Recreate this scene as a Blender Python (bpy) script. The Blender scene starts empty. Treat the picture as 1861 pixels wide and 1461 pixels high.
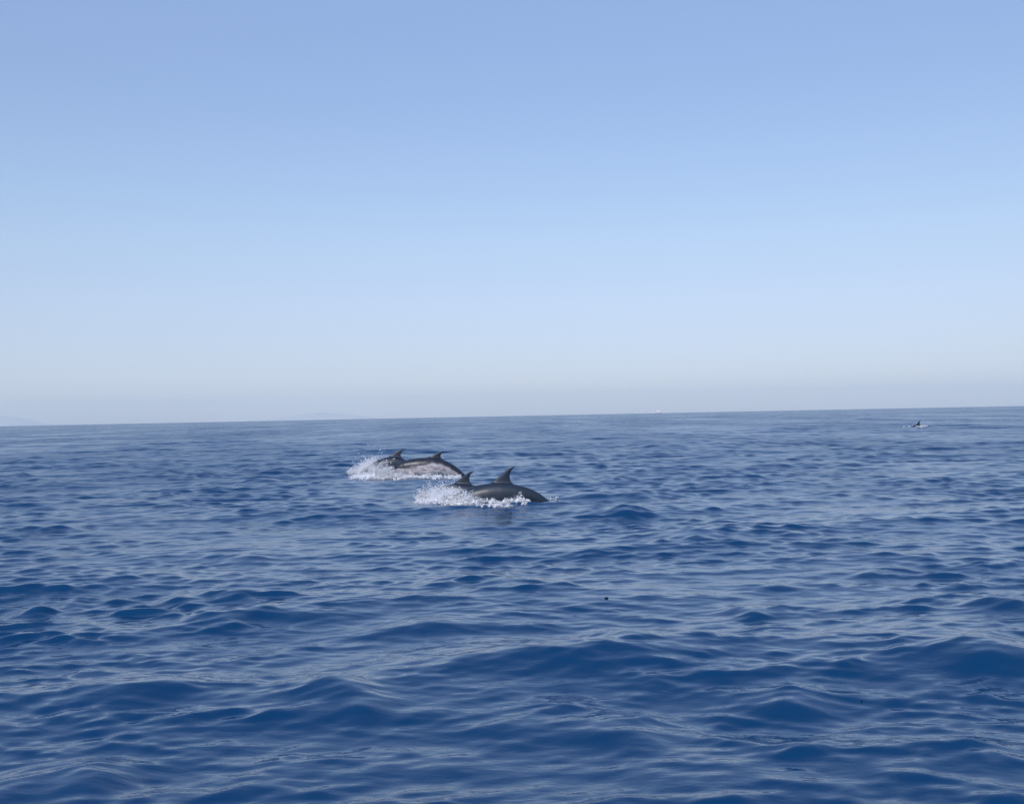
import bpy, bmesh, math, random
import numpy as np
from mathutils import Vector, Matrix, noise

rng = np.random.default_rng(11)
random.seed(5)
SC = bpy.context.scene
COL = SC.collection

# ------------------------------------------------------------------ camera
CAM_H = 1.8
F_PX = 2000.0            # focal length in photograph pixels (1861 x 1461)
W_PX, H_PX = 1861.0, 1461.0
ROLL = math.atan2(37.0, 1861.0)
PITCH = math.atan2(754.5 - 730.5, F_PX)

cam_data = bpy.data.cameras.new('camera')
cam = bpy.data.objects.new('camera', cam_data)
COL.objects.link(cam)
cam_data.sensor_fit = 'HORIZONTAL'
cam_data.sensor_width = 36.0
cam_data.lens = 36.0 * F_PX / W_PX
cam_data.clip_start = 0.1
cam_data.clip_end = 150000.0
CAM_M = Matrix.Rotation(math.radians(90) + PITCH, 4, 'X') @ Matrix.Rotation(-ROLL, 4, 'Z')
cam.matrix_world = Matrix.Translation((0, 0, CAM_H)) @ CAM_M
SC.camera = cam
SC.render.resolution_x, SC.render.resolution_y = 1024, 803
CAM_R = CAM_M.to_3x3()

# ------------------------------------------------------------------ sky and sun
SUN_EL = math.radians(46)
SUN_AZ = math.radians(193)      # compass style: 0 = +Y (view), clockwise; 193 = behind, to the left
sun_dir = Vector((math.sin(SUN_AZ) * math.cos(SUN_EL), math.cos(SUN_AZ) * math.cos(SUN_EL), math.sin(SUN_EL)))
world = bpy.data.worlds.new('World')
SC.world = world
world.use_nodes = True
nt = world.node_tree
nt.nodes.clear()
out = nt.nodes.new('ShaderNodeOutputWorld')
bg = nt.nodes.new('ShaderNodeBackground')
sky = nt.nodes.new('ShaderNodeTexSky')
sky.sky_type = 'NISHITA'
sky.sun_disc = False
sky.sun_elevation = SUN_EL
sky.sun_rotation = SUN_AZ
sky.altitude = 0
sky.air_density = 1.0
sky.dust_density = 0.6
sky.ozone_density = 2.0
bg.inputs['Strength'].default_value = 0.145
# clean sea air: the blue deepens a little faster with height than the sky model gives, all round
geo_w = nt.nodes.new('ShaderNodeNewGeometry')
sep = nt.nodes.new('ShaderNodeSeparateXYZ')
nt.links.new(geo_w.outputs['Incoming'], sep.inputs[0])
neg = nt.nodes.new('ShaderNodeMath'); neg.operation = 'MULTIPLY'; neg.inputs[1].default_value = -1.0
nt.links.new(sep.outputs['Z'], neg.inputs[0])
ramp = nt.nodes.new('ShaderNodeValToRGB')
SKY_TINT = [(0.0, (0.90, 0.93, 1.16)), (0.03, (0.77, 0.77, 0.98)), (0.06, (0.76, 0.73, 0.89)), (0.095, (0.86, 0.77, 0.87)),
            (0.15, (0.99, 0.90, 0.91)), (0.22, (1.06, 0.99, 1.01)), (0.30, (1.14, 1.05, 1.08)), (0.40, (1.38, 1.27, 1.30)), (0.6, (1.50, 1.37, 1.42))]
SKY_TINT = [(a_, tuple(c_ / 2 for c_ in b_)) for a_, b_ in SKY_TINT]     # ramp colours stop at 1; doubled again below
ramp.color_ramp.interpolation = 'B_SPLINE'
els = ramp.color_ramp.elements
els[0].position, els[0].color = SKY_TINT[0][0], (*SKY_TINT[0][1], 1)
els[1].position, els[1].color = SKY_TINT[-1][0], (*SKY_TINT[-1][1], 1)
for ps, cl in SKY_TINT[1:-1]:
    els.new(ps).color = (*cl, 1)
nt.links.new(neg.outputs[0], ramp.inputs[0])
tint = nt.nodes.new('ShaderNodeVectorMath'); tint.operation = 'MULTIPLY'
nt.links.new(sky.outputs['Color'], tint.inputs[0]); nt.links.new(ramp.outputs['Color'], tint.inputs[1])
dbl = nt.nodes.new('ShaderNodeVectorMath'); dbl.operation = 'SCALE'; dbl.inputs['Scale'].default_value = 2.0
nt.links.new(tint.outputs[0], dbl.inputs[0])
nt.links.new(dbl.outputs[0], bg.inputs['Color'])
nt.links.new(bg.outputs['Background'], out.inputs['Surface'])

sun_data = bpy.data.lights.new('sun', 'SUN')
sun_data.energy = 3.3
sun_data.angle = math.radians(0.53)
sun_data.color = (1.0, 0.98, 0.955)
sun = bpy.data.objects.new('sun', sun_data)
COL.objects.link(sun)
sun.rotation_euler = (-sun_dir).to_track_quat('-Z', 'Y').to_euler()

SC.cycles.volume_bounces = 2
SC.view_settings.view_transform = 'Standard'
SC.view_settings.look = 'None'
SC.view_settings.exposure = 0.0
SC.view_settings.gamma = 1.0
SC.view_settings.use_curve_mapping = False


# ------------------------------------------------------------------ helpers
def tag(o, label=None, cat=None, group=None, kind=None):
    if label: o['label'] = label
    if cat: o['category'] = cat
    if group: o['group'] = group
    if kind: o['kind'] = kind
    return o


def mesh_object(name, verts, faces, mats, parent=None, smooth=True, attrs=None):
    me = bpy.data.meshes.new(name)
    verts = np.asarray(verts, dtype=np.float32)
    if isinstance(faces, np.ndarray):
        n, k = faces.shape
        me.vertices.add(len(verts)); me.vertices.foreach_set('co', verts.ravel())
        me.loops.add(n * k); me.loops.foreach_set('vertex_index', faces.astype(np.int32).ravel())
        me.polygons.add(n); me.polygons.foreach_set('loop_start', np.arange(0, n * k, k, dtype=np.int32))
        me.update(calc_edges=True)
    else:
        me.from_pydata([tuple(map(float, v)) for v in verts], [], faces)
        me.update()
    me.polygons.foreach_set('use_smooth', np.full(len(me.polygons), smooth, dtype=bool))
    for m in (mats if isinstance(mats, (list, tuple)) else [mats]):
        me.materials.append(m)
    for an, av in (attrs or {}).items():
        a = me.attributes.new(an, 'FLOAT', 'POINT')
        a.data.foreach_set('value', np.asarray(av, dtype=np.float32))
    o = bpy.data.objects.new(name, me)
    COL.objects.link(o)
    if parent: o.parent = parent
    return o


def new_mat(name):
    m = bpy.data.materials.new(name)
    m.use_nodes = True
    n = m.node_tree
    n.nodes.clear()
    o = n.nodes.new('ShaderNodeOutputMaterial')
    return m, n, o


def principled(name, color, rough=0.5, **kw):
    m, n, o = new_mat(name)
    p = n.nodes.new('ShaderNodeBsdfPrincipled')
    p.inputs['Base Color'].default_value = (*color, 1)
    p.inputs['Roughness'].default_value = rough
    for k, v in kw.items():
        p.inputs[k].default_value = v
    n.links.new(p.outputs[0], o.inputs['Surface'])
    return m, n, p


EARTH_R = 6371000.0


def px_ray(px, py):
    d = Vector(((px - W_PX / 2) / F_PX, -(py - H_PX / 2) / F_PX, -1.0))
    return (CAM_R @ d).normalized()


def px_ground(px, py, z=0.0):
    """Point of the mean sea surface seen at a photograph pixel."""
    d = px_ray(px, py)
    t = (z - CAM_H) / d.z
    return Vector((0, 0, CAM_H)) + d * t


def px_at(px, y_dist):
    """x at a given distance y for a photograph column (on the horizon)."""
    d = px_ray(px, 754.5)
    return d.x / d.y * y_dist


# ------------------------------------------------------------------ wave field
NW = 190
lam = np.exp(np.linspace(math.log(0.11), math.log(13.0), NW)) * np.exp(rng.normal(0, 0.03, NW))
k_w = 2 * np.pi / lam
# rms slope per octave as a function of wavelength
oct_per = math.log(13.0 / 0.11, 2) / NW
lx = np.log2(lam)
slope_oct = np.interp(lx, [-3.2, -2.0, -1.0, 0.0, 0.8, 1.6, 2.4, 3.0, 3.7],
                      [0.072, 0.094, 0.086, 0.052, 0.034, 0.036, 0.032, 0.029, 0.022])
amp = slope_oct * math.sqrt(2.0 * oct_per) / k_w
amp *= rng.uniform(0.6, 1.35, NW) * 0.97
MAIN = math.radians(-90 + 9)                   # waves travel towards the camera, crests tilt slightly
spread = np.interp(lx, [-3.2, -1.0, 1.0, 3.0], [0.92, 0.56, 0.42, 0.34])
theta = MAIN + rng.normal(0, 1, NW) * spread
dirx, diry = np.cos(theta), np.sin(theta)
phase = rng.uniform(0, 2 * np.pi, NW)

# a few larger crests standing where the photograph shows them:
# (left px, left py, right px, right py, height m, front width m)
CRESTS = [
    (590, 1222, 1500, 1168, 0.105, 0.62), (1060, 1175, 1240, 1172, 0.05, 0.40),
    (30, 1268, 400, 1262, 0.085, 0.42), (480, 1268, 700, 1262, 0.05, 0.33),
    (1640, 1215, 1960, 1190, 0.10, 0.50), (900, 1335, 1250, 1325, 0.065, 0.42),
    (1180, 1405, 1960, 1360, 0.065, 0.50), (1050, 905, 1200, 903, 0.13, 0.9),
    (1070, 933, 1190, 932, 0.11, 0.7), (1150, 980, 1450, 972, 0.10, 0.75),
    (1170, 815, 1245, 813, 0.20, 1.6), (370, 881, 530, 878, 0.15, 1.0),
    (-60, 1440, 240, 1425, 0.07, 0.35), (300, 1092, 470, 1088, 0.06, 0.45),
    (330, 1132, 620, 1122, 0.07, 0.45), (700, 1152, 960, 1128, 0.06, 0.42),
    (1320, 1112, 1430, 1108, 0.05, 0.4), (1780, 1112, 1900, 1100, 0.08, 0.5),
    (380, 1022, 520, 1012, 0.06, 0.5), (30, 1110, 150, 1096, 0.06, 0.4),
    (560, 1300, 720, 1290, 0.05, 0.35), (1290, 1285, 1560, 1268, 0.055, 0.36),
    (0, 868, 60, 866, 0.12, 1.2), (780, 1062, 980, 1058, 0.05, 0.5),
]
CR = []
for (x0, y0, x1, y1, a, wd) in CRESTS:
    p0, p1 = px_ground(x0, y0), px_ground(x1, y1)
    c = (p0 + p1) / 2
    u = (p1 - p0); L = u.length; u.normalize()
    CR.append((c.x, c.y, u.x, u.y, L, a, wd))

# smooth slicks the dolphins leave, (px, py, radius x m, radius y m, strength)
SLICKS = [(870, 942, 1.3, 1.4, 0.6), (730, 874, 1.7, 2.2, 0.5)]
SL = [(px_ground(a, b).x, px_ground(a, b).y, rx, ry, s) for a, b, rx, ry, s in SLICKS]


def patch_noise(x, y):
    """slow modulation of the ripples: smooth and rough patches, 3 to 12 m"""
    v = (np.sin(x * 0.53 + 1.3 + 1.1 * np.sin(y * 0.31)) * np.sin(y * 0.37 + 0.4 + 1.2 * np.sin(x * 0.23 + 2.0)) +
         0.7 * np.sin(x * 1.17 - y * 0.41 + 0.7) * np.sin(y * 0.97 + 2.2 + 0.9 * np.sin(x * 0.61)))
    return np.clip(0.95 + 0.34 * v, 0.35, 1.4)


def field(x, y, spacing=None):
    """Displacement (dx, dy, dz) of the sea surface and the slope variance lost to the mesh spacing."""
    x = np.asarray(x, dtype=np.float32); y = np.asarray(y, dtype=np.float32)
    dx = np.zeros_like(x); dy = np.zeros_like(x); dz = np.zeros_like(x)
    pm = patch_noise(x, y).astype(np.float32)
    for (cx, cy, rx, ry, s) in SL:
        pm = pm * (1 - s * np.exp(-(((x - cx) / rx) ** 2 + ((y - cy) / ry) ** 2)))
    z_short = np.zeros_like(x)
    for i in range(NW):
        w = None
        if spacing is not None:
            w = np.clip((lam[i] / spacing - 2.2) / 2.2, 0, 1).astype(np.float32)
            if w.ndim == 2:
                rows = np.nonzero(w[:, w.shape[1] // 2] > 0)[0]
                if len(rows) == 0: continue
                sl = slice(rows[0], rows[-1] + 1)
            else:
                sl = slice(None)
        else:
            sl = slice(None)
        xx, yy = x[sl], y[sl]
        ph = (k_w[i] * dirx[i]) * xx + (k_w[i] * diry[i]) * yy + phase[i]
        s, c = np.sin(ph), np.cos(ph)
        a = amp[i]
        m = pm[sl] if lam[i] < 1.2 else (0.5 + 0.5 * pm[sl])
        if w is not None: m = m * w[sl]
        q = 0.66 if lam[i] > 0.4 else 0.36
        dz[sl] += a * m * c
        if lam[i] < 1.6: z_short[sl] += a * m * c
        dx[sl] -= q * a * m * dirx[i] * s
        dy[sl] -= q * a * m * diry[i] * s
    # the waves lean forward, towards the camera: steep fronts, long backs
    dy -= 0.75 * dz
    dx += 0.08 * dz
    # crests are sharper than troughs
    dz += np.clip(z_short * z_short, 0, 0.0009) / 0.075
    for (cx, cy, ux, uy, L, a, wd) in CR:
        rx, ry = x - cx, y - cy
        u = (rx * ux + ry * uy) / (0.5 * L)
        v = rx * -uy + ry * ux                         # + = away from the camera
        v = v + 0.12 * wd * np.sin(u * 2.3 + cx) + 0.10 * wd * np.sin(u * 5.1 + cy)
        sel = (np.abs(u) < 1.9) & (np.abs(v) < 4 * wd)
        if not sel.any(): continue
        us, vs = u[sel], v[sel]
        a = a * 1.12
        env = np.exp(-(np.abs(us) / 0.95) ** 2.6) * (0.85 + 0.25 * np.sin(us * 3.7 + cy))
        # steep towards the camera, long behind
        prof = np.where(vs < 0, np.exp(-(vs / (0.62 * wd)) ** 2), np.exp(-(vs / (1.15 * wd)) ** 2))
        dz[sel] += (a * env * prof).astype(np.float32)
    return dx, dy, dz


def sea_z(x, y):
    """height of the displaced surface at a world point (iterate the horizontal shift)"""
    px = np.array([x], dtype=np.float32); py = np.array([y], dtype=np.float32)
    qx, qy = px.copy(), py.copy()
    for _ in range(4):
        dx, dy, dz = field(qx, qy)
        qx = px - dx; qy = py - dy
    return float(dz[0])


def sea_z_many(x, y):
    qx, qy = np.asarray(x, np.float32), np.asarray(y, np.float32)
    px, py = qx.copy(), qy.copy()
    for _ in range(3):
        dx, dy, dz = field(qx, qy)
        qx = px - dx; qy = py - dy
    return dz


# ------------------------------------------------------------------ places of the dolphins
# name: (fin px, waterline py, extra distance)
def place(px, py, extra=0.0):
    p = px_ground(px, py)
    k = (p.y + extra) / p.y
    return Vector((p.x * k, p.y + extra, 0.0))


P_A = place(911, 916)
P_B = place(840, 916, 1.05)
P_D = place(789, 863)
P_C = place(717, 863, 1.1)
P_E = place(1668, 778)

# foam lying on the water: (x, y, rx, ry, amount)
FOAM = []
def foam(px, py, rx, ry, a):
    p = px_ground(px, py)
    FOAM.append((p.x, p.y, rx, ry, a))
foam(815, 915, 0.75, 0.9, 0.95)
foam(880, 922, 0.85, 0.28, 0.75)
foam(675, 862, 0.85, 1.5, 0.85)
foam(740, 864, 0.9, 0.6, 0.45)
foam(1648, 777, 1.0, 1.5, 0.5)
foam(1668, 779, 1.3, 1.4, 0.42)


# ------------------------------------------------------------------ materials
def sea_material():
    m, n, o = new_mat('sea_water')
    L = n.links.new
    p = n.nodes.new('ShaderNodeBsdfPrincipled')
    p.inputs['Base Color'].default_value = (0.0010, 0.030, 0.090, 1)
    p.inputs['Roughness'].default_value = 0.07
    p.inputs['IOR'].default_value = 1.345
    p.inputs['Specular Tint'].default_value = (0.84, 0.95, 1.0, 1)
    geo = n.nodes.new('ShaderNodeNewGeometry')
    # fine ripples near by (bump)
    def nz(scale, detail, rough=0.5, sx=1.0, sy=1.0, rot=0.0):
        mp = n.nodes.new('ShaderNodeMapping')
        mp.inputs['Scale'].default_value = (sx, sy, 1)
        mp.inputs['Rotation'].default_value = (0, 0, rot)
        L(geo.outputs['Position'], mp.inputs['Vector'])
        t = n.nodes.new('ShaderNodeTexNoise')
        t.inputs['Scale'].default_value = scale
        t.inputs['Detail'].default_value = detail
        t.inputs['Roughness'].default_value = rough
        L(mp.outputs[0], t.inputs['Vector'])
        return t
    t1 = nz(9.0, 3.0, 0.5, 0.62, 1.25, 0.1)
    b1 = n.nodes.new('ShaderNodeBump')
    b1.inputs['Strength'].default_value = 1.0
    b1.inputs['Distance'].default_value = 0.0055
    L(t1.outputs['Fac'], b1.inputs['Height'])
    # slopes of the waves the mesh is too coarse to hold, far off
    t2 = nz(1.6, 4.0, 0.6, 0.55, 1.0)
    sub = n.nodes.new('ShaderNodeVectorMath'); sub.operation = 'SUBTRACT'
    sub.inputs[1].default_value = (0.5, 0.5, 0.5)
    L(t2.outputs['Color'], sub.inputs[0])
    flat = n.nodes.new('ShaderNodeVectorMath'); flat.operation = 'MULTIPLY'
    flat.inputs[1].default_value = (0.65, 0.90, 0.0)
    L(sub.outputs[0], flat.inputs[0])
    at = n.nodes.new('ShaderNodeAttribute'); at.attribute_name = 'lost_slope'
    # gusts roughen the water in streaks and patches tens of metres long
    gust = nz(0.06, 7.0, 0.66, 1.0, 0.22, 0.06)
    gm = n.nodes.new('ShaderNodeMapRange')
    gm.inputs['From Min'].default_value = 0.38; gm.inputs['From Max'].default_value = 0.62
    gm.inputs['To Min'].default_value = 0.55; gm.inputs['To Max'].default_value = 1.5
    L(gust.outputs['Fac'], gm.inputs['Value'])
    gk = n.nodes.new('ShaderNodeMath'); gk.operation = 'MULTIPLY'
    L(at.outputs['Fac'], gk.inputs[0]); L(gm.outputs[0], gk.inputs[1])
    # ... mostly as roughness: GGX alpha = 1.41 x rms slope
    ra = n.nodes.new('ShaderNodeMath'); ra.operation = 'MULTIPLY_ADD'
    ra.inputs[1].default_value = 0.07; ra.inputs[2].default_value = 0.002
    L(gk.outputs[0], ra.inputs[0])
    rs = n.nodes.new('ShaderNodeMath'); rs.operation = 'SQRT'
    L(ra.outputs[0], rs.inputs[0]); L(rs.outputs[0], p.inputs['Roughness'])
    sc = n.nodes.new('ShaderNodeVectorMath'); sc.operation = 'SCALE'
    L(flat.outputs[0], sc.inputs[0]); L(gk.outputs[0], sc.inputs['Scale'])
    add = n.nodes.new('ShaderNodeVectorMath'); add.operation = 'ADD'
    L(b1.outputs['Normal'], add.inputs[0]); L(sc.outputs[0], add.inputs[1])
    nm = n.nodes.new('ShaderNodeVectorMath'); nm.operation = 'NORMALIZE'
    L(add.outputs[0], nm.inputs[0])
    L(nm.outputs[0], p.inputs['Normal'])
    # foam
    fo = n.nodes.new('ShaderNodeAttribute'); fo.attribute_name = 'foam'
    t3 = nz(7.0, 5.0, 0.65)
    t4 = nz(26.0, 3.0, 0.6)
    mx = n.nodes.new('ShaderNodeMath'); mx.operation = 'MULTIPLY_ADD'
    mx.inputs[1].default_value = 0.35
    L(t4.outputs['Fac'], mx.inputs[0]); L(t3.outputs['Fac'], mx.inputs[2])      # ~0.67 mean
    s2 = n.nodes.new('ShaderNodeMath'); s2.operation = 'ADD'
    L(mx.outputs[0], s2.inputs[0]); L(fo.outputs['Fac'], s2.inputs[1])
    mr = n.nodes.new('ShaderNodeMapRange')
    mr.inputs['From Min'].default_value = 1.22; mr.inputs['From Max'].default_value = 1.62
    L(s2.outputs[0], mr.inputs['Value'])
    df = n.nodes.new('ShaderNodeBsdfPrincipled')
    df.inputs['Base Color'].default_value = (0.72, 0.74, 0.78, 1)
    df.inputs['Roughness'].default_value = 0.6
    L(b1.outputs['Normal'], df.inputs['Normal'])
    mix = n.nodes.new('ShaderNodeMixShader')
    L(mr.outputs[0], mix.inputs['Fac']); L(p.outputs[0], mix.inputs[1]); L(df.outputs[0], mix.inputs[2])
    L(mix.outputs[0], o.inputs['Surface'])
    return m


def spray_material():
    m, n, o = new_mat('white_spray')
    L = n.links.new
    p = n.nodes.new('ShaderNodeBsdfPrincipled')
    p.inputs['Base Color'].default_value = (0.90, 0.92, 0.96, 1)
    p.inputs['Roughness'].default_value = 0.35
    tr = n.nodes.new('ShaderNodeBsdfTranslucent')
    tr.inputs['Color'].default_value = (0.82, 0.85, 0.90, 1)
    mix = n.nodes.new('ShaderNodeMixShader'); mix.inputs[0].default_value = 0.3
    L(p.outputs[0], mix.inputs[1]); L(tr.outputs[0], mix.inputs[2])
    L(mix.outputs[0], o.inputs['Surface'])
    return m


def R_(d): return math.radians(d)


def dolphin_material(name, cape, flank, belly, sheen=0.46, streak=0.0):
    """countershaded skin: dark cape, paler flank, pale belly, set by a height attribute on the body"""
    m, n, o = new_mat(name)
    L = n.links.new
    p = n.nodes.new('ShaderNodeBsdfPrincipled')
    at = n.nodes.new('ShaderNodeAttribute'); at.attribute_name = 'coat'
    tc = n.nodes.new('ShaderNodeTexCoord')
    mp = n.nodes.new('ShaderNodeMapping'); mp.inputs['Scale'].default_value = (1.0, 1.6, 2.4)
    L(tc.outputs['Object'], mp.inputs['Vector'])
    t = n.nodes.new('ShaderNodeTexNoise'); t.inputs['Scale'].default_value = 4.0
    t.inputs['Detail'].default_value = 5; t.inputs['Roughness'].default_value = 0.6
    L(mp.outputs[0], t.inputs['Vector'])
    ma = n.nodes.new('ShaderNodeMath'); ma.operation = 'MULTIPLY_ADD'; ma.inputs[1].default_value = 0.30
    L(t.outputs['Fac'], ma.inputs[0]); L(at.outputs['Fac'], ma.inputs[2])
    cr = n.nodes.new('ShaderNodeValToRGB')
    e = cr.color_ramp.elements
    e[0].position = 0.34; e[0].color = (*belly, 1)
    e[1].position = 0.86; e[1].color = (*cape, 1)
    e.new(0.44).color = (*flank, 1); e.new(0.70).color = (*flank, 1)
    L(ma.outputs[0], cr.inputs[0])
    # streaky mottle along the flank: stretched noise darkens the skin colour
    mp2 = n.nodes.new('ShaderNodeMapping'); mp2.inputs['Scale'].default_value = (3.2, 5.0, 11.0)
    mp2.inputs['Rotation'].default_value = (0, R_(14), 0)
    L(tc.outputs['Object'], mp2.inputs['Vector'])
    t5 = n.nodes.new('ShaderNodeTexNoise'); t5.inputs['Scale'].default_value = 1.5; t5.inputs['Detail'].default_value = 4
    t5.inputs['Roughness'].default_value = 0.65; t5.inputs['Distortion'].default_value = 1.2
    L(mp2.outputs[0], t5.inputs['Vector'])
    m5 = n.nodes.new('ShaderNodeMapRange')
    m5.inputs['From Min'].default_value = 0.36; m5.inputs['From Max'].default_value = 0.52
    m5.inputs['To Min'].default_value = 1.0 - streak; m5.inputs['To Max'].default_value = 1.0
    L(t5.outputs['Fac'], m5.inputs['Value'])
    mul = n.nodes.new('ShaderNodeVectorMath'); mul.operation = 'SCALE'
    L(cr.outputs[0], mul.inputs[0]); L(m5.outputs[0], mul.inputs['Scale'])
    L(mul.outputs[0], p.inputs['Base Color'])
    rr = n.nodes.new('ShaderNodeMapRange')
    rr.inputs['To Min'].default_value = sheen - 0.08; rr.inputs['To Max'].default_value = sheen + 0.15
    L(t.outputs['Fac'], rr.inputs['Value']); L(rr.outputs[0], p.inputs['Roughness'])
    p.inputs['Specular IOR Level'].default_value = 0.36
    p.inputs['Coat Weight'].default_value = 0.15; p.inputs['Coat Roughness'].default_value = 0.3
    bm_ = n.nodes.new('ShaderNodeBump'); bm_.inputs['Strength'].default_value = 0.5; bm_.inputs['Distance'].default_value = 0.01
    L(t.outputs['Fac'], bm_.inputs['Height']); L(bm_.outputs[0], p.inputs['Normal'])
    L(p.outputs[0], o.inputs['Surface'])
    return m


M_SEA = sea_material()
M_SPRAY = spray_material()
M_GREY = dolphin_material('grey_brown_dolphin_skin', (0.009, 0.018, 0.034), (0.017, 0.028, 0.044), (0.30, 0.29, 0.29))
M_SLATE = dolphin_material('slate_dolphin_skin', (0.006, 0.013, 0.028), (0.010, 0.019, 0.034), (0.30, 0.30, 0.31))
M_PALE = dolphin_material('pale_flanked_dolphin_skin', (0.012, 0.018, 0.032), (0.42, 0.39, 0.42), (0.62, 0.62, 0.62), 0.4, 0.72)
M_EYE, _, _ = principled('dark_wet_eye', (0.006, 0.006, 0.008), 0.08)
M_DEBRIS, _, _ = principled('dark_wet_weed', (0.005, 0.010, 0.024), 0.9, **{'Specular IOR Level': 0.1})
M_HULL, _, _ = principled('white_gelcoat', (0.66, 0.66, 0.67), 0.3)
M_GLASS, _, _ = principled('dark_boat_glass', (0.02, 0.025, 0.03), 0.1)
M_METAL, _, _ = principled('pale_metal', (0.6, 0.6, 0.6), 0.35, Metallic=0.6)
M_WAKE, _, _ = principled('white_wake_foam', (0.8, 0.8, 0.8), 0.7)


# ------------------------------------------------------------------ sea
def build_sea():
    apex_y = -2.0
    r = [0.4]
    while r[-1] < 8500:
        q = r[-1]
        if q < 6: g = 0.035
        elif q < 62: g = 0.0026
        elif q < 420: g = 0.0026 + 0.0016 * min(1.0, (q - 62) / 60)
        elif q < 1500: g = 0.0042 + 0.010 * min(1.0, (q - 420) / 400)
        else: g = 0.04
        r.append(q * (1 + g))
    r = np.array(r, dtype=np.float64)
    a_in = np.linspace(-math.radians(32), math.radians(32), 540)
    step = a_in[1] - a_in[0]
    a_out = []
    a, s = a_in[-1], step
    while a < math.pi:
        s = min(s * 1.16, math.radians(6)); a += s
        if a < math.pi - s * 0.5: a_out.append(a)
    a_out = np.array(a_out)
    ang = np.concatenate([-a_out[::-1], a_in, a_out])
    nr, na = len(r), len(ang)
    R, A = np.meshgrid(r, ang, indexing='ij')
    X = (R * np.sin(A)).astype(np.float32)
    Y = (R * np.cos(A) + apex_y).astype(np.float32)
    dr = np.gradient(r)
    da = np.gradient(ang)
    # waves mostly run along y: the row spacing limits them near by, the column spacing to the side
    SP = np.maximum(dr[:, None] * np.ones(na)[None], (R * da[None]) * 0.5).astype(np.float32)
    # one spacing per row inside the fan so that the row clipping in field() holds
    fx, fy, fz = field(X, Y, SP)
    curv = (R ** 2 / (2 * EARTH_R)).astype(np.float32)
    V = np.stack([X + fx, Y + fy, fz - curv], axis=-1).reshape(-1, 3)
    # slope variance lost
    lost = np.zeros((nr, na), dtype=np.float32)
    for i in range(0, NW):
        w = np.clip((lam[i] / SP - 2.2) / 2.2, 0, 1)
        lost += (1 - w ** 2) * (amp[i] * k_w[i]) ** 2 * 0.5
    lost = np.sqrt(lost)
    lost_n = np.clip(lost / 0.19, 0, 1.2)
    fo = np.zeros((nr, na), dtype=np.float32)
    for (cx, cy, rx, ry, am) in FOAM:
        d = ((X - cx) / rx) ** 2 + ((Y - cy) / ry) ** 2
        fo = np.maximum(fo, am * np.clip(1.25 - d * 0.8, 0, 1))
    idx = np.arange(nr * na).reshape(nr, na)
    j2 = np.roll(idx, -1, axis=1)
    q = np.stack([idx[:-1], j2[:-1], j2[1:], idx[1:]], axis=-1).reshape(-1, 4)
    q = q[:, ::-1]
    o = mesh_object('sea', V, q, M_SEA, attrs={'lost_slope': lost_n.ravel(), 'foam': fo.ravel()})
    # make sure the faces look up
    if o.data.polygons[len(q) // 2].normal.z < 0:
        o.data.flip_normals()
    # fill the small hole under the camera
    tag(o, kind='structure')
    print('sea verts', len(V), 'rows', nr, 'cols', na)
    return o


build_sea()


# ------------------------------------------------------------------ dolphins
# straight body, snout at x = 0, flukes at x = 1 (length 1), back up (+z)
PROFILE = [  # s, half height, half width, centre z
    (0.000, .006, .008, -.014), (0.012, .011, .014, -.014), (0.040, .015, .018, -.013),
    (0.062, .019, .021, -.010), (0.074, .030, .028, -.003), (0.095, .041, .038, .002),
    (0.130, .054, .049, .002), (0.180, .068, .060, .000), (0.250, .080, .070, -.002),
    (0.330, .088, .078, -.003), (0.420, .090, .080, -.003), (0.510, .085, .073, -.001),
    (0.600, .073, .060, .002), (0.690, .058, .043, .006), (0.770, .043, .027, .008),
    (0.840, .031, .016, .008), (0.900, .022, .010, .006), (0.945, .014, .008, .004), (0.965, .008, .008, .003)]


def lens_loft(sections, n=14):
    """sections: list of (origin, chord_vec, thick_vec) -> closed loft; origin = leading edge"""
    V, F = [], []
    for (o_, c_, t_) in sections:
        for i in range(n):
            a = 2 * math.pi * i / n
            u = 0.5 - 0.5 * math.cos(a)
            v = math.sin(a) * (0.55 + 0.45 * math.cos(a / 1.0) if False else 1.0) * (1 - 0.35 * u)
            V.append(o_ + c_ * u + t_ * v)
    ns = len(sections)
    for s in range(ns - 1):
        for i in range(n):
            j = (i + 1) % n
            F.append((s * n + i, s * n + j, (s + 1) * n + j, (s + 1) * n + i))
    F.append(tuple(range(n))[::-1])
    F.append(tuple((ns - 1) * n + i for i in range(n)))
    return V, F


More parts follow.
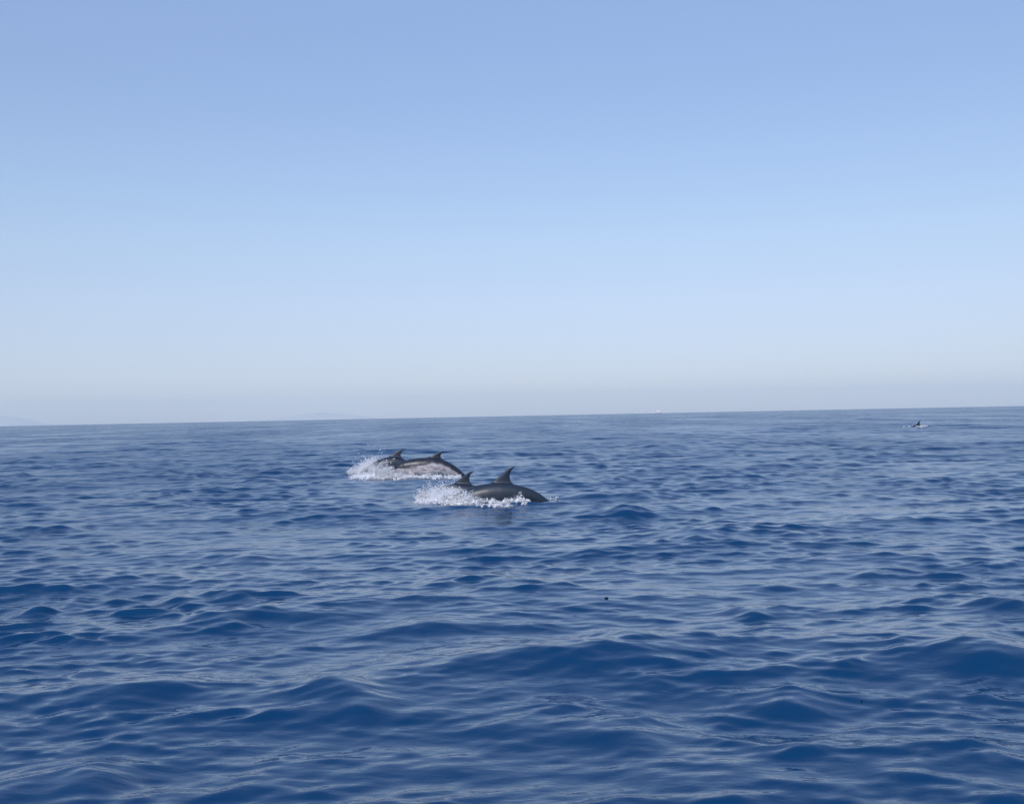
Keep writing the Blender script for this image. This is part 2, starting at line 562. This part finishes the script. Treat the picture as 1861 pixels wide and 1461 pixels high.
def straight_dolphin():
    V, F = [], []
    ss = np.array([p[0] for p in PROFILE])
    dense = np.unique(np.concatenate([np.linspace(0, 0.965, 70), ss]))
    def interp(k):
        vals = np.array([p[k] for p in PROFILE])
        v = np.interp(dense, ss, vals)
        vs = np.convolve(np.pad(v, 2, 'edge'), [0.1, 0.2, 0.4, 0.2, 0.1], 'valid')
        return vs
    hh, hw, cz = interp(1), interp(2), interp(3)
    n = 28
    for s, a, b, c in zip(dense, hh, hw, cz):
        for i in range(n):
            t = 2 * math.pi * i / n
            y, z = math.cos(t), math.sin(t)
            # slightly fuller shoulders, keeled tail stock
            e = 0.92
            yy = math.copysign(abs(y) ** e, y) * b
            zz = math.copysign(abs(z) ** e, z) * a
            V.append(Vector((s, yy, c + zz)))
    ns = len(dense)
    for s in range(ns - 1):
        for i in range(n):
            j = (i + 1) % n
            F.append((s * n + i, s * n + j, (s + 1) * n + j, (s + 1) * n + i))
    F.append(tuple(range(n))[::-1]); F.append(tuple((ns - 1) * n + i for i in range(n)))
    def join(v2, f2):
        o_ = len(V)
        V.extend(v2); F.extend([tuple(i + o_ for i in f) for f in f2])
    # dorsal fin: (height above back, leading x, trailing x, half thickness)
    fin = [(-.030, .392, .604, .0190), (-.012, .414, .586, .0155), (.000, .432, .571, .0130), (.012, .450, .560, .0112),
           (.030, .474, .553, .0098), (.050, .497, .552, .0088), (.068, .514, .554, .0080),
           (.084, .529, .560, .0072), (.097, .542, .568, .0064), (.107, .555, .578, .0058), (.112, .567, .587, .0050)]
    base_z = 0.083
    join(*lens_loft([(Vector((a, 0, base_z + h)), Vector((b - a, 0, 0)), Vector((0, t, 0))) for h, a, b, t in fin]))
    for sgn in (1, -1):
        # flippers
        fl = []
        for u, ch, th in ((0, .062, .012), (.25, .058, .010), (.5, .048, .008), (.75, .034, .006), (.92, .020, .005), (1.0, .010, .004)):
            base = Vector((.215, sgn * .048, -.045))
            tip = Vector((.335, sgn * .145, -.115))
            o_ = base.lerp(tip, u) + Vector((0.02 * math.sin(u * math.pi), 0, 0)) * -1
            fl.append((o_, Vector((ch, 0, 0)), Vector((0, 0.4 * th * sgn, th))))
        join(*lens_loft(fl))
        # flukes
        fk = []
        for u, le, te, th in ((0, .905, .985, .010), (.2, .915, .990, .009), (.45, .935, .992, .007), (.7, .958, .998, .006), (.88, .980, 1.006, .005), (1.0, 1.000, 1.014, .004)):
            fk.append((Vector((le, sgn * (u * .125 - (.004 if u == 0 else 0)), .004)), Vector((te - le, 0, 0)), Vector((0, 0, th))))
        join(*lens_loft(fk))
    me = bpy.data.meshes.new('dolphin_base')
    me.from_pydata([tuple(v) for v in V], [], F)
    bm = bmesh.new(); bm.from_mesh(me)
    bmesh.ops.recalc_face_normals(bm, faces=bm.faces)
    bm.to_mesh(me); bm.free()
    o = bpy.data.objects.new('dolphin_base', me)
    COL.objects.link(o)
    md = o.modifiers.new('r', 'REMESH'); md.mode = 'VOXEL'; md.voxel_size = 0.0046
    sm = o.modifiers.new('s', 'SMOOTH'); sm.factor = 0.5; sm.iterations = 4
    dg = bpy.context.evaluated_depsgraph_get()
    ev = o.evaluated_get(dg)
    m2 = bpy.data.meshes.new_from_object(ev)
    nv = len(m2.vertices)
    co = np.zeros(nv * 3, dtype=np.float32); m2.vertices.foreach_get('co', co); co = co.reshape(-1, 3)
    faces = [tuple(p.vertices) for p in m2.polygons]
    bpy.data.objects.remove(o); bpy.data.meshes.remove(me); bpy.data.meshes.remove(m2)
    print('dolphin verts', nv)
    return co, faces


D_CO, D_FACES = straight_dolphin()
SS = np.array([p[0] for p in PROFILE]); HH = np.array([p[1] for p in PROFILE]); CZ = np.array([p[3] for p in PROFILE])


def bend(co, L, pitch, pivot):
    """bend along the spine. pitch: [(s, slope angle rad)], positive = spine climbing towards the tail"""
    s_d = np.linspace(-0.02, 1.05, 400)
    th = np.interp(s_d, [p[0] for p in pitch], [p[1] for p in pitch])
    th = np.convolve(np.pad(th, 20, 'edge'), np.ones(41) / 41, 'valid')
    ds = s_d[1] - s_d[0]
    X = np.concatenate([[0], np.cumsum(np.cos(th[:-1]) * ds)])
    Z = np.concatenate([[0], np.cumsum(np.sin(th[:-1]) * ds)])
    x0, z0 = np.interp(pivot, s_d, X), np.interp(pivot, s_d, Z)
    X -= x0; Z -= z0
    s = co[:, 0]
    t = np.interp(s, s_d, th)
    px, pz = np.interp(s, s_d, X), np.interp(s, s_d, Z)
    out_ = np.stack([px - np.sin(t) * co[:, 2], co[:, 1], pz + np.cos(t) * co[:, 2]], axis=-1)
    return out_ * L


def make_dolphin(label, pos, spine_z, L, yaw, pitch, mat, pivot=0.5, roll=0.0, coat_shift=0.0, fin_scale=1.0, group=None, girth=1.0):
    co = D_CO.copy()
    s = co[:, 0]
    # fin height
    topz = np.interp(s, SS, CZ + HH)
    above = np.clip(co[:, 2] - topz, 0, None) * ((s > 0.38) & (s < 0.62))
    co[:, 2] += above * (fin_scale - 1)
    hh = np.interp(s, SS, HH); cz = np.interp(s, SS, CZ)
    coat = np.clip(((co[:, 2] - cz) / np.maximum(hh, 0.01)) * 0.5 + 0.5, 0, 1)     # 0 belly .. 1 back
    coat = coat + coat_shift + 0.10 * np.sin(s * 9.0)                                # wavy cape edge
    coat = np.where(above > 0.002, 1.0, coat)
    coat = np.where((s > 0.9) | (np.abs(co[:, 1]) > 0.088), 1.0, coat)
    co[:, 1] *= 1 + (girth - 1) * (np.abs(co[:, 1]) < 0.09)
    co[:, 2] += np.clip(co[:, 2] - cz, -hh, hh) * (girth - 1)
    bc = bend(co, L, pitch, pivot)
    root = bpy.data.objects.new('dolphin', None); COL.objects.link(root)
    root.empty_display_size = 0.3
    root.location = (pos.x, pos.y, pos.z + spine_z)
    root.rotation_euler = (roll, 0, yaw)
    tag(root, label, 'dolphin', group)
    mesh_object('body', bc, D_FACES, mat, root, attrs={'coat': coat})
    # eyes
    for sgn in (1, -1):
        c = bend(np.array([[0.112, sgn * 0.0445, -0.008]]), L, pitch, pivot)[0]
        bm = bmesh.new()
        bmesh.ops.create_icosphere(bm, subdivisions=2, radius=0.006 * L)
        me = bpy.data.meshes.new('eye'); bm.to_mesh(me); bm.free()
        for pl in me.polygons: pl.use_smooth = True
        me.materials.append(M_EYE)
        e = bpy.data.objects.new('eye', me); COL.objects.link(e); e.parent = root
        e.location = tuple(float(v) for v in c)
    return root


def R(d): return math.radians(d)


for P in (P_A, P_B, P_C, P_D, P_E):
    P.z = sea_z(P.x, P.y) * 0.4
    print('dolphin at', [round(v, 2) for v in P])

GRP = 'dolphins swimming to the left'
make_dolphin('nearest grey dolphin, tallest hooked fin, arched back showing above a broken line of splash',
             P_A, 0.165, 3.08, R(4), [(0, R(22)), (0.3, R(16)), (0.5, R(0)), (0.66, R(-13)), (0.8, R(-37)), (1, R(-64))], M_GREY, coat_shift=0.22, fin_scale=1.0, group=GRP)
make_dolphin('dark slate dolphin half hidden behind the nearest one, its fin left of the tallest fin',
             P_B, 0.12, 2.7, R(-3), [(0, R(38)), (0.3, R(22)), (0.5, R(0)), (0.65, R(-14)), (1, R(-28))], M_SLATE, fin_scale=0.93, group=GRP)
make_dolphin('dark-backed dolphin with pale pinkish flank out of the water, right one of the rear pair',
             P_D, 0.275, 2.9, R(6), [(0, R(10)), (0.25, R(3)), (0.5, R(-1)), (0.6, R(-19)), (0.75, R(-32)), (1, R(-44))], M_PALE,
             coat_shift=0.02, fin_scale=0.74, girth=1.15, group=GRP)
make_dolphin('dark dolphin whose fin rises beside the white splash, left one of the rear pair',
             P_C, 0.30, 2.75, R(5), [(0, R(44)), (0.25, R(32)), (0.45, R(6)), (0.53, R(-6)), (0.66, R(-42)), (0.8, R(-62)), (1, R(-70))], M_SLATE, roll=R(-7), fin_scale=0.95, group=GRP)
make_dolphin('small far dolphin alone near the horizon at the right, only fin and low back showing',
             P_E, 0.02, 3.0, R(10), [(0, R(24)), (0.35, R(14)), (0.5, R(0)), (0.7, R(-18)), (1, R(-35))], M_SLATE, fin_scale=1.25, group=GRP)


# ------------------------------------------------------------------ splashes
PHI = (1 + 5 ** 0.5) / 2
ICO_V = np.array([(-1, PHI, 0), (1, PHI, 0), (-1, -PHI, 0), (1, -PHI, 0), (0, -1, PHI), (0, 1, PHI), (0, -1, -PHI), (0, 1, -PHI),
                  (PHI, 0, -1), (PHI, 0, 1), (-PHI, 0, -1), (-PHI, 0, 1)], dtype=np.float32)
ICO_V /= np.linalg.norm(ICO_V[0])
ICO_F = np.array([(0, 11, 5), (0, 5, 1), (0, 1, 7), (0, 7, 10), (0, 10, 11), (1, 5, 9), (5, 11, 4), (11, 10, 2), (10, 7, 6), (7, 1, 8),
                  (3, 9, 4), (3, 4, 2), (3, 2, 6), (3, 6, 8), (3, 8, 9), (4, 9, 5), (2, 4, 11), (6, 2, 10), (8, 6, 7), (9, 8, 1)])
TET_V = np.array([(1, 1, 1), (1, -1, -1), (-1, 1, -1), (-1, -1, 1)], dtype=np.float32) / 1.4
TET_F = np.array([(0, 1, 2), (0, 3, 1), (0, 2, 3), (1, 3, 2)])
OCT_V = np.array([(1, 0, 0), (-1, 0, 0), (0, 1, 0), (0, -1, 0), (0, 0, 1), (0, 0, -1)], dtype=np.float32)
OCT_F = np.array([(0, 2, 4), (2, 1, 4), (1, 3, 4), (3, 0, 4), (2, 0, 5), (1, 2, 5), (3, 1, 5), (0, 3, 5)])


def blobs(centres, radii, axes, big):
    """many small stretched drops: axes = unit stretch direction * factor"""
    tv, tf = (ICO_V, ICO_F) if big else (TET_V, TET_F)
    n = len(centres)
    jit = rng.uniform(0.72, 1.28, (n, len(tv), 1)).astype(np.float32) if big else 1.0
    local = tv[None] * radii[:, None, None] * jit
    ax = axes / np.maximum(np.linalg.norm(axes, axis=1, keepdims=True), 1e-6)
    st = np.linalg.norm(axes, axis=1)
    d = np.einsum('nij,nj->ni', local, ax)
    local = local + d[:, :, None] * ax[:, None, :] * (st - 1)[:, None, None]
    V = (local + centres[:, None, :]).reshape(-1, 3)
    F = (tf[None] + (np.arange(n) * len(tv))[:, None, None]).reshape(-1, 3)
    return V, F


def make_splash(name, label, jets, scale=1.0):
    """jets: list of (x, y, rx, ry, height, n_big, n_small, lean) clouds of drops thrown up from the surface.
    drops follow short parabolas, so they come in strings"""
    Vs, Fs, off = [], [], 0
    extra = []
    for (cx, cy, rx, ry, h, nb, ns, lean) in jets:
        if nb >= 800:                                  # separate tongues of water inside the cloud
            for _ in range(11):
                a, q = rng.uniform(0, 2 * np.pi), math.sqrt(rng.uniform(0, 1))
                w = rng.uniform(0.035, 0.10) * scale
                extra.append((cx + rx * q * math.cos(a), cy + ry * q * math.sin(a), w, w, h * rng.uniform(0.55, 1.35) * (1.1 - 0.5 * q),
                              int(rng.uniform(60, 200)), int(rng.uniform(100, 350)), lean + rng.normal(0, 0.35)))
    for (cx, cy, rx, ry, h, nb, ns, lean) in list(jets) + extra:
        for big, n in ((True, nb), (False, ns)):
            if not big: n = int(n * 3.2)
            nstr = max(1, n // (7 if big else 14))
            per = max(1, n // nstr)
            # strings
            a = rng.uniform(0, 2 * np.pi, nstr); rr = np.sqrt(rng.uniform(0, 1, nstr))
            sx = cx + rx * rr * np.cos(a); sy = cy + ry * rr * np.sin(a)
            sz = sea_z_many(sx, sy)
            edge = 1 - 0.75 * rr
            hh = h * edge * np.abs(rng.normal(0, 0.55, nstr)) + 0.02 * scale
            hh = np.minimum(hh, h * 1.5)
            ang = rng.uniform(0, 2 * np.pi, nstr)
            vx = np.cos(ang) * rng.uniform(0.1, 0.6, nstr) * hh + lean * hh
            vy = np.sin(ang) * rng.uniform(0.1, 0.5, nstr) * hh
            T = rng.uniform(0, 1, (nstr, per))
            T = np.sort(T, axis=1)
            x = sx[:, None] + vx[:, None] * T + rng.normal(0, 0.012 * scale, T.shape)
            y = sy[:, None] + vy[:, None] * T + rng.normal(0, 0.012 * scale, T.shape)
            z = sz[:, None] + hh[:, None] * (1.0 - (1 - T) ** 2) + rng.normal(0, 0.012 * scale, T.shape)
            dzt = hh[:, None] * 2 * (1 - T)
            ax = np.stack([np.broadcast_to(vx[:, None], T.shape), np.broadcast_to(vy[:, None], T.shape), dzt], -1).reshape(-1, 3)
            ax /= np.maximum(np.linalg.norm(ax, axis=1, keepdims=True), 1e-6)
            ax = ax * rng.uniform(1.0, 2.3, (len(ax), 1))
            c = np.stack([x, y, z], -1).reshape(-1, 3)
            fall = 1 - 0.6 * T.reshape(-1)
            if big:
                r = np.exp(rng.normal(math.log(0.0085), 0.5, len(c))) * scale * fall
                r = np.minimum(r, 0.030 * scale)
            else:
                r = np.exp(rng.normal(math.log(0.006), 0.35, len(c))) * scale
            v, f = blobs(c.astype(np.float32), r.astype(np.float32), ax.astype(np.float32), big)
            Vs.append(v); Fs.append(f + off); off += len(v)
    V = np.concatenate(Vs); F = np.concatenate(Fs)
    o = mesh_object(name, V, F, M_SPRAY)
    tag(o, label, 'splash', kind='stuff')
    print(name, len(F))
    return o


def g(px, py): 
    p = px_ground(px, py); return p.x, p.y


def line_jets(px0, px1, py, n, h, spread_y=0.12, w=(0.03, 0.12), big=(8, 60), k=1.0):
    """ragged row of little spurts between two photograph columns"""
    for _ in range(n):
        x, y = g(rng.uniform(px0, px1), py)
        q = rng.uniform(0.15, 1.0) ** 1.5
        jets.append((x, y + rng.normal(0, spread_y), rng.uniform(*w) * k, rng.uniform(*w) * k * 0.8, h * (0.25 + q),
                     int(rng.uniform(*big) * (0.3 + q)), int(rng.uniform(*big) * (0.3 + q) * 0.8), rng.normal(-0.1, 0.3)))


jets = []
jets.append((*g(812, 910), 0.36, 0.22, 0.38, 2600, 3600, -0.2))
jets.append((*g(785, 910), 0.34, 0.26, 0.32, 700, 2200, -0.5))
jets.append((*g(840, 922), 0.26, 0.10, 0.30, 1100, 1900, -0.1))
jets.append((*g(822, 922), 0.22, 0.12, 0.26, 700, 1300, -0.3))
line_jets(755, 870, 917, 34, 0.12, 0.22, big=(10, 70))
line_jets(850, 960, 919, 46, 0.13, 0.07)
line_jets(935, 955, 917, 9, 0.30, 0.05, w=(0.02, 0.06))
line_jets(845, 930, 925, 12, 0.05, 0.10, w=(0.02, 0.09), big=(5, 25))
line_jets(988, 1015, 908, 5, 0.04, 0.08, w=(0.02, 0.06), big=(3, 10))
make_splash('splash', 'white splash thrown up around the heads of the nearer two dolphins and along the flank', jets)
jets = []
jets.append((*g(680, 860), 0.50, 0.4, 0.58, 2200, 3000, -0.15))
jets.append((*g(655, 861), 0.38, 0.4, 0.34, 400, 1600, -0.5))
jets.append((*g(682, 862), 0.04, 0.04, 1.1, 90, 160, 0.03))
jets.append((*g(704, 867), 0.28, 0.12, 0.50, 1100, 1900, -0.15))
jets.append((*g(728, 867), 0.20, 0.08, 0.26, 260, 600, 0.0))
line_jets(638, 735, 866, 34, 0.16, 0.5, w=(0.05, 0.18), k=1.2)
line_jets(725, 835, 865, 60, 0.14, 0.10, w=(0.03, 0.12), big=(6, 40))
line_jets(740, 830, 866, 30, 0.10, 0.06, w=(0.03, 0.14), big=(6, 40))
line_jets(715, 790, 865, 12, 0.34, 0.06, w=(0.02, 0.06), big=(5, 30))
jets.append((*g(815, 862), 0.10, 0.06, 0.60, 10, 110, -0.35))
make_splash('splash', 'white splash at the left of the rear pair of dolphins, hiding their heads', jets, 1.15)
jets = []
line_jets(1636, 1656, 777, 9, 0.22, 0.6, w=(0.15, 0.5), big=(8, 30))
line_jets(1654, 1686, 778.5, 14, 0.12, 0.3, w=(0.1, 0.35), big=(6, 26))
make_splash('splash', 'small white splash along the far lone dolphin near the horizon', jets, 2.0)


def mist(px, py, rx, ry, rz, dens, seed):
    """fine spray hanging in the splash: a small lumpy closed volume"""
    x, y = g(px, py)
    bm = bmesh.new()
    bmesh.ops.create_icosphere(bm, subdivisions=3, radius=1.0)
    for v in bm.verts:
        k = 1 + 0.25 * noise.noise(v.co * 1.5 + Vector((seed, 0, 0)))
        v.co = Vector((v.co.x * k, v.co.y * k, v.co.z * k))
    me = bpy.data.meshes.new('spray_mist'); bm.to_mesh(me); bm.free()
    m, n, o = new_mat('fine_spray_mist')
    L = n.links.new
    tc = n.nodes.new('ShaderNodeTexCoord')
    ln = n.nodes.new('ShaderNodeVectorMath'); ln.operation = 'LENGTH'
    L(tc.outputs['Object'], ln.inputs[0])
    fall = n.nodes.new('ShaderNodeMapRange')
    fall.inputs['From Min'].default_value = 0.25; fall.inputs['From Max'].default_value = 0.85
    fall.inputs['To Min'].default_value = 1.0; fall.inputs['To Max'].default_value = 0.0
    L(ln.outputs['Value'], fall.inputs['Value'])
    t = n.nodes.new('ShaderNodeTexNoise'); t.inputs['Scale'].default_value = 3.2; t.inputs['Detail'].default_value = 3
    mp = n.nodes.new('ShaderNodeMapping'); mp.inputs['Location'].default_value = (seed, 0, 0)
    L(tc.outputs['Object'], mp.inputs[0]); L(mp.outputs[0], t.inputs['Vector'])
    mr = n.nodes.new('ShaderNodeMapRange')
    mr.inputs['From Min'].default_value = 0.42; mr.inputs['From Max'].default_value = 0.68
    mr.inputs['To Max'].default_value = dens
    L(t.outputs['Fac'], mr.inputs['Value'])
    mu = n.nodes.new('ShaderNodeMath'); mu.operation = 'MULTIPLY'
    L(mr.outputs[0], mu.inputs[0]); L(fall.outputs[0], mu.inputs[1])
    pv = n.nodes.new('ShaderNodeVolumePrincipled')
    pv.inputs['Color'].default_value = (0.97, 0.98, 1.0, 1)
    L(mu.outputs[0], pv.inputs['Density']); L(pv.outputs[0], o.inputs['Volume'])
    me.materials.append(m)
    ob = bpy.data.objects.new('spray_mist', me); COL.objects.link(ob)
    ob.location = (x, y, 0.02); ob.scale = (rx, ry, rz)
    tag(ob, kind='stuff')


mist(812, 914, 0.62, 0.40, 0.46, 20.0, 3.1)
mist(850, 919, 0.45, 0.20, 0.38, 12.0, 8.7)
mist(680, 861, 0.85, 0.55, 0.66, 15.0, 5.3)


# ------------------------------------------------------------------ small floating things
def debris(px, py, sx, sy, sz, label):
    p = px_ground(px, py)
    bm = bmesh.new()
    bmesh.ops.create_icosphere(bm, subdivisions=3, radius=1.0)
    for v in bm.verts:
        k = 1 + 0.35 * noise.noise(v.co * 1.7 + Vector((px, py, 0)))
        v.co = Vector((v.co.x * sx * k, v.co.y * sy * k, v.co.z * sz * k))
    me = bpy.data.meshes.new('floating_weed'); bm.to_mesh(me); bm.free()
    for pl in me.polygons: pl.use_smooth = True
    me.materials.append(M_DEBRIS)
    o = bpy.data.objects.new('floating_weed', me); COL.objects.link(o)
    z = sea_z(p.x, p.y)
    # slide along the ray so that it floats where the photograph shows it
    d = px_ray(px, py); t = (z + 0.4 * sz - CAM_H) / d.z
    q = Vector((0, 0, CAM_H)) + d * t
    o.location = (q.x, q.y, sea_z(q.x, q.y) + 0.4 * sz)
    tag(o, label, 'seaweed')


debris(1102, 1087, 0.017, 0.020, 0.012, 'small round dark lump of weed floating on a ripple, right of the dolphins and below')
debris(1566, 1282, 0.005, 0.008, 0.006, 'tiny dark fleck of weed floating on the dark wave at the lower right')


# ------------------------------------------------------------------ the far boat
def ship():
    D = 6000.0
    x = px_at(1194, D)
    z0 = -D * D / (2 * EARTH_R)
    root = bpy.data.objects.new('ship', None); COL.objects.link(root)
    root.location = (x, D, z0); root.rotation_euler = (0, 0, R(8)); root.scale = (3.4, 3.4, 3.8)
    tag(root, 'tiny pale white ship far off on the horizon', 'ship')
    # hull, bow to the left (-x)
    st = [(-7.5, 0.15, 2.1), (-6.6, 0.9, 2.0), (-5, 1.6, 1.85), (-2.5, 2.1, 1.65), (1, 2.2, 1.5), (4.5, 2.15, 1.45), (6.5, 2.0, 1.45)]
    V, F = [], []
    for (hx, hw, hz) in st:
        V += [(hx, -hw, hz), (hx, -hw * 0.82, 0.2), (hx, 0, -0.6), (hx, hw * 0.82, 0.2), (hx, hw, hz)]
    for s in range(len(st) - 1):
        for i in range(4):
            F.append((s * 5 + i, s * 5 + i + 1, s * 5 + 6 + i, s * 5 + 5 + i))
        F.append((s * 5 + 4, s * 5, s * 5 + 5, s * 5 + 9))
    F.append((0, 4, 3, 2, 1)); n_ = (len(st) - 1) * 5; F.append((n_, n_ + 1, n_ + 2, n_ + 3, n_ + 4))
    mesh_object('hull', V, F, M_HULL, root, smooth=False)
    def prism(name, pts, w, mat, par=root, z=0):
        V = [(a, -w, b) for a, b in pts] + [(a, w, b) for a, b in pts]
        n = len(pts)
        F = [tuple(range(n)), tuple(range(2 * n - 1, n - 1, -1))] + [(i, i + n, (i + 1) % n + n, (i + 1) % n) for i in range(n)]
        return mesh_object(name, V, F, mat, par, smooth=False)
    prism('cabin', [(-3.6, 1.7), (-1.8, 3.2), (4.2, 3.2), (4.6, 1.5)], 1.7, M_HULL)
    prism('windscreen', [(-3.1, 2.15), (-2.1, 3.0), (-1.7, 3.0), (-2.6, 2.15)], 1.72, M_GLASS)
    prism('side_window', [(-1.0, 2.5), (-1.0, 2.75), (3.4, 2.75), (3.5, 2.5)], 1.72, M_GLASS)
    prism('flybridge', [(-1.0, 3.2), (-0.4, 4.2), (3.8, 4.2), (4.0, 3.2)], 1.5, M_HULL)
    prism('hardtop', [(-0.3, 5.5), (-0.1, 5.7), (3.9, 5.7), (3.9, 5.5)], 1.5, M_HULL)
    prism('radar_arch', [(2.6, 4.2), (3.1, 5.5), (3.7, 5.5), (3.5, 4.2)], 1.45, M_HULL)
    prism('mast', [(2.9, 5.7), (3.1, 7.8), (3.25, 7.8), (3.4, 5.7)], 0.12, M_METAL)


ship()


# ------------------------------------------------------------------ hazy coast far away
M_HILL, hn, hp = principled('far_scrub_hillside', (0.45, 0.45, 0.44), 0.9)
def hills(label, px0, px1, D, heights):
    n = 60
    x0, x1 = px_at(px0, D), px_at(px1, D)
    V, F = [], []
    rows = 7
    drop = -D * D / (2 * EARTH_R)
    for j in range(rows):
        v = j / (rows - 1)                   # 0 near shore .. 1 behind
        prof = math.sin(v * math.pi)
        for i in range(n):
            u = i / (n - 1)
            h = np.interp(u, [q[0] for q in heights], [q[1] for q in heights])
            h *= 1 + 0.15 * noise.noise(Vector((u * 9, v * 3, px0 * 0.01)))
            V.append((x0 + (x1 - x0) * u, D + 6000 * (v - 0.5), drop - 5 + max(0.0, h * prof)))
    for j in range(rows - 1):
        for i in range(n - 1):
            F.append((j * n + i, j * n + i + 1, (j + 1) * n + i + 1, (j + 1) * n + i))
    o = mesh_object('hills', V, F, M_HILL)
    tag(o, label, kind='structure')
hills('faint hazy headland', -260, 82, 40000, [(0, 560), (0.5, 600), (0.8, 450), (0.93, 230), (1, 0)])
hills('faint hazy hill', 400, 700, 40000, [(0, 0), (0.25, 130), (0.45, 260), (0.6, 360), (0.66, 310), (0.8, 300), (0.92, 140), (1, 0)])

# ------------------------------------------------------------------ haze
def haze(density, top=900.0, half=48000.0):
    bottom = -420.0
    V = [(x, y, z) for z in (bottom, top) for y in (-half, half) for x in (-half, half)]
    F = [(0, 2, 3, 1), (4, 5, 7, 6), (0, 1, 5, 4), (2, 6, 7, 3), (0, 4, 6, 2), (1, 3, 7, 5)]
    m, n, o = new_mat('thin_sea_haze')
    pv = n.nodes.new('ShaderNodeVolumePrincipled')
    pv.inputs['Color'].default_value = (0.76, 0.90, 1.0, 1)
    pv.inputs['Density'].default_value = density
    pv.inputs['Anisotropy'].default_value = 0.0
    n.links.new(pv.outputs[0], o.inputs['Volume'])
    ob = mesh_object('haze', V, F, m, smooth=False)
    tag(ob, kind='stuff')
haze(0.27e-4)
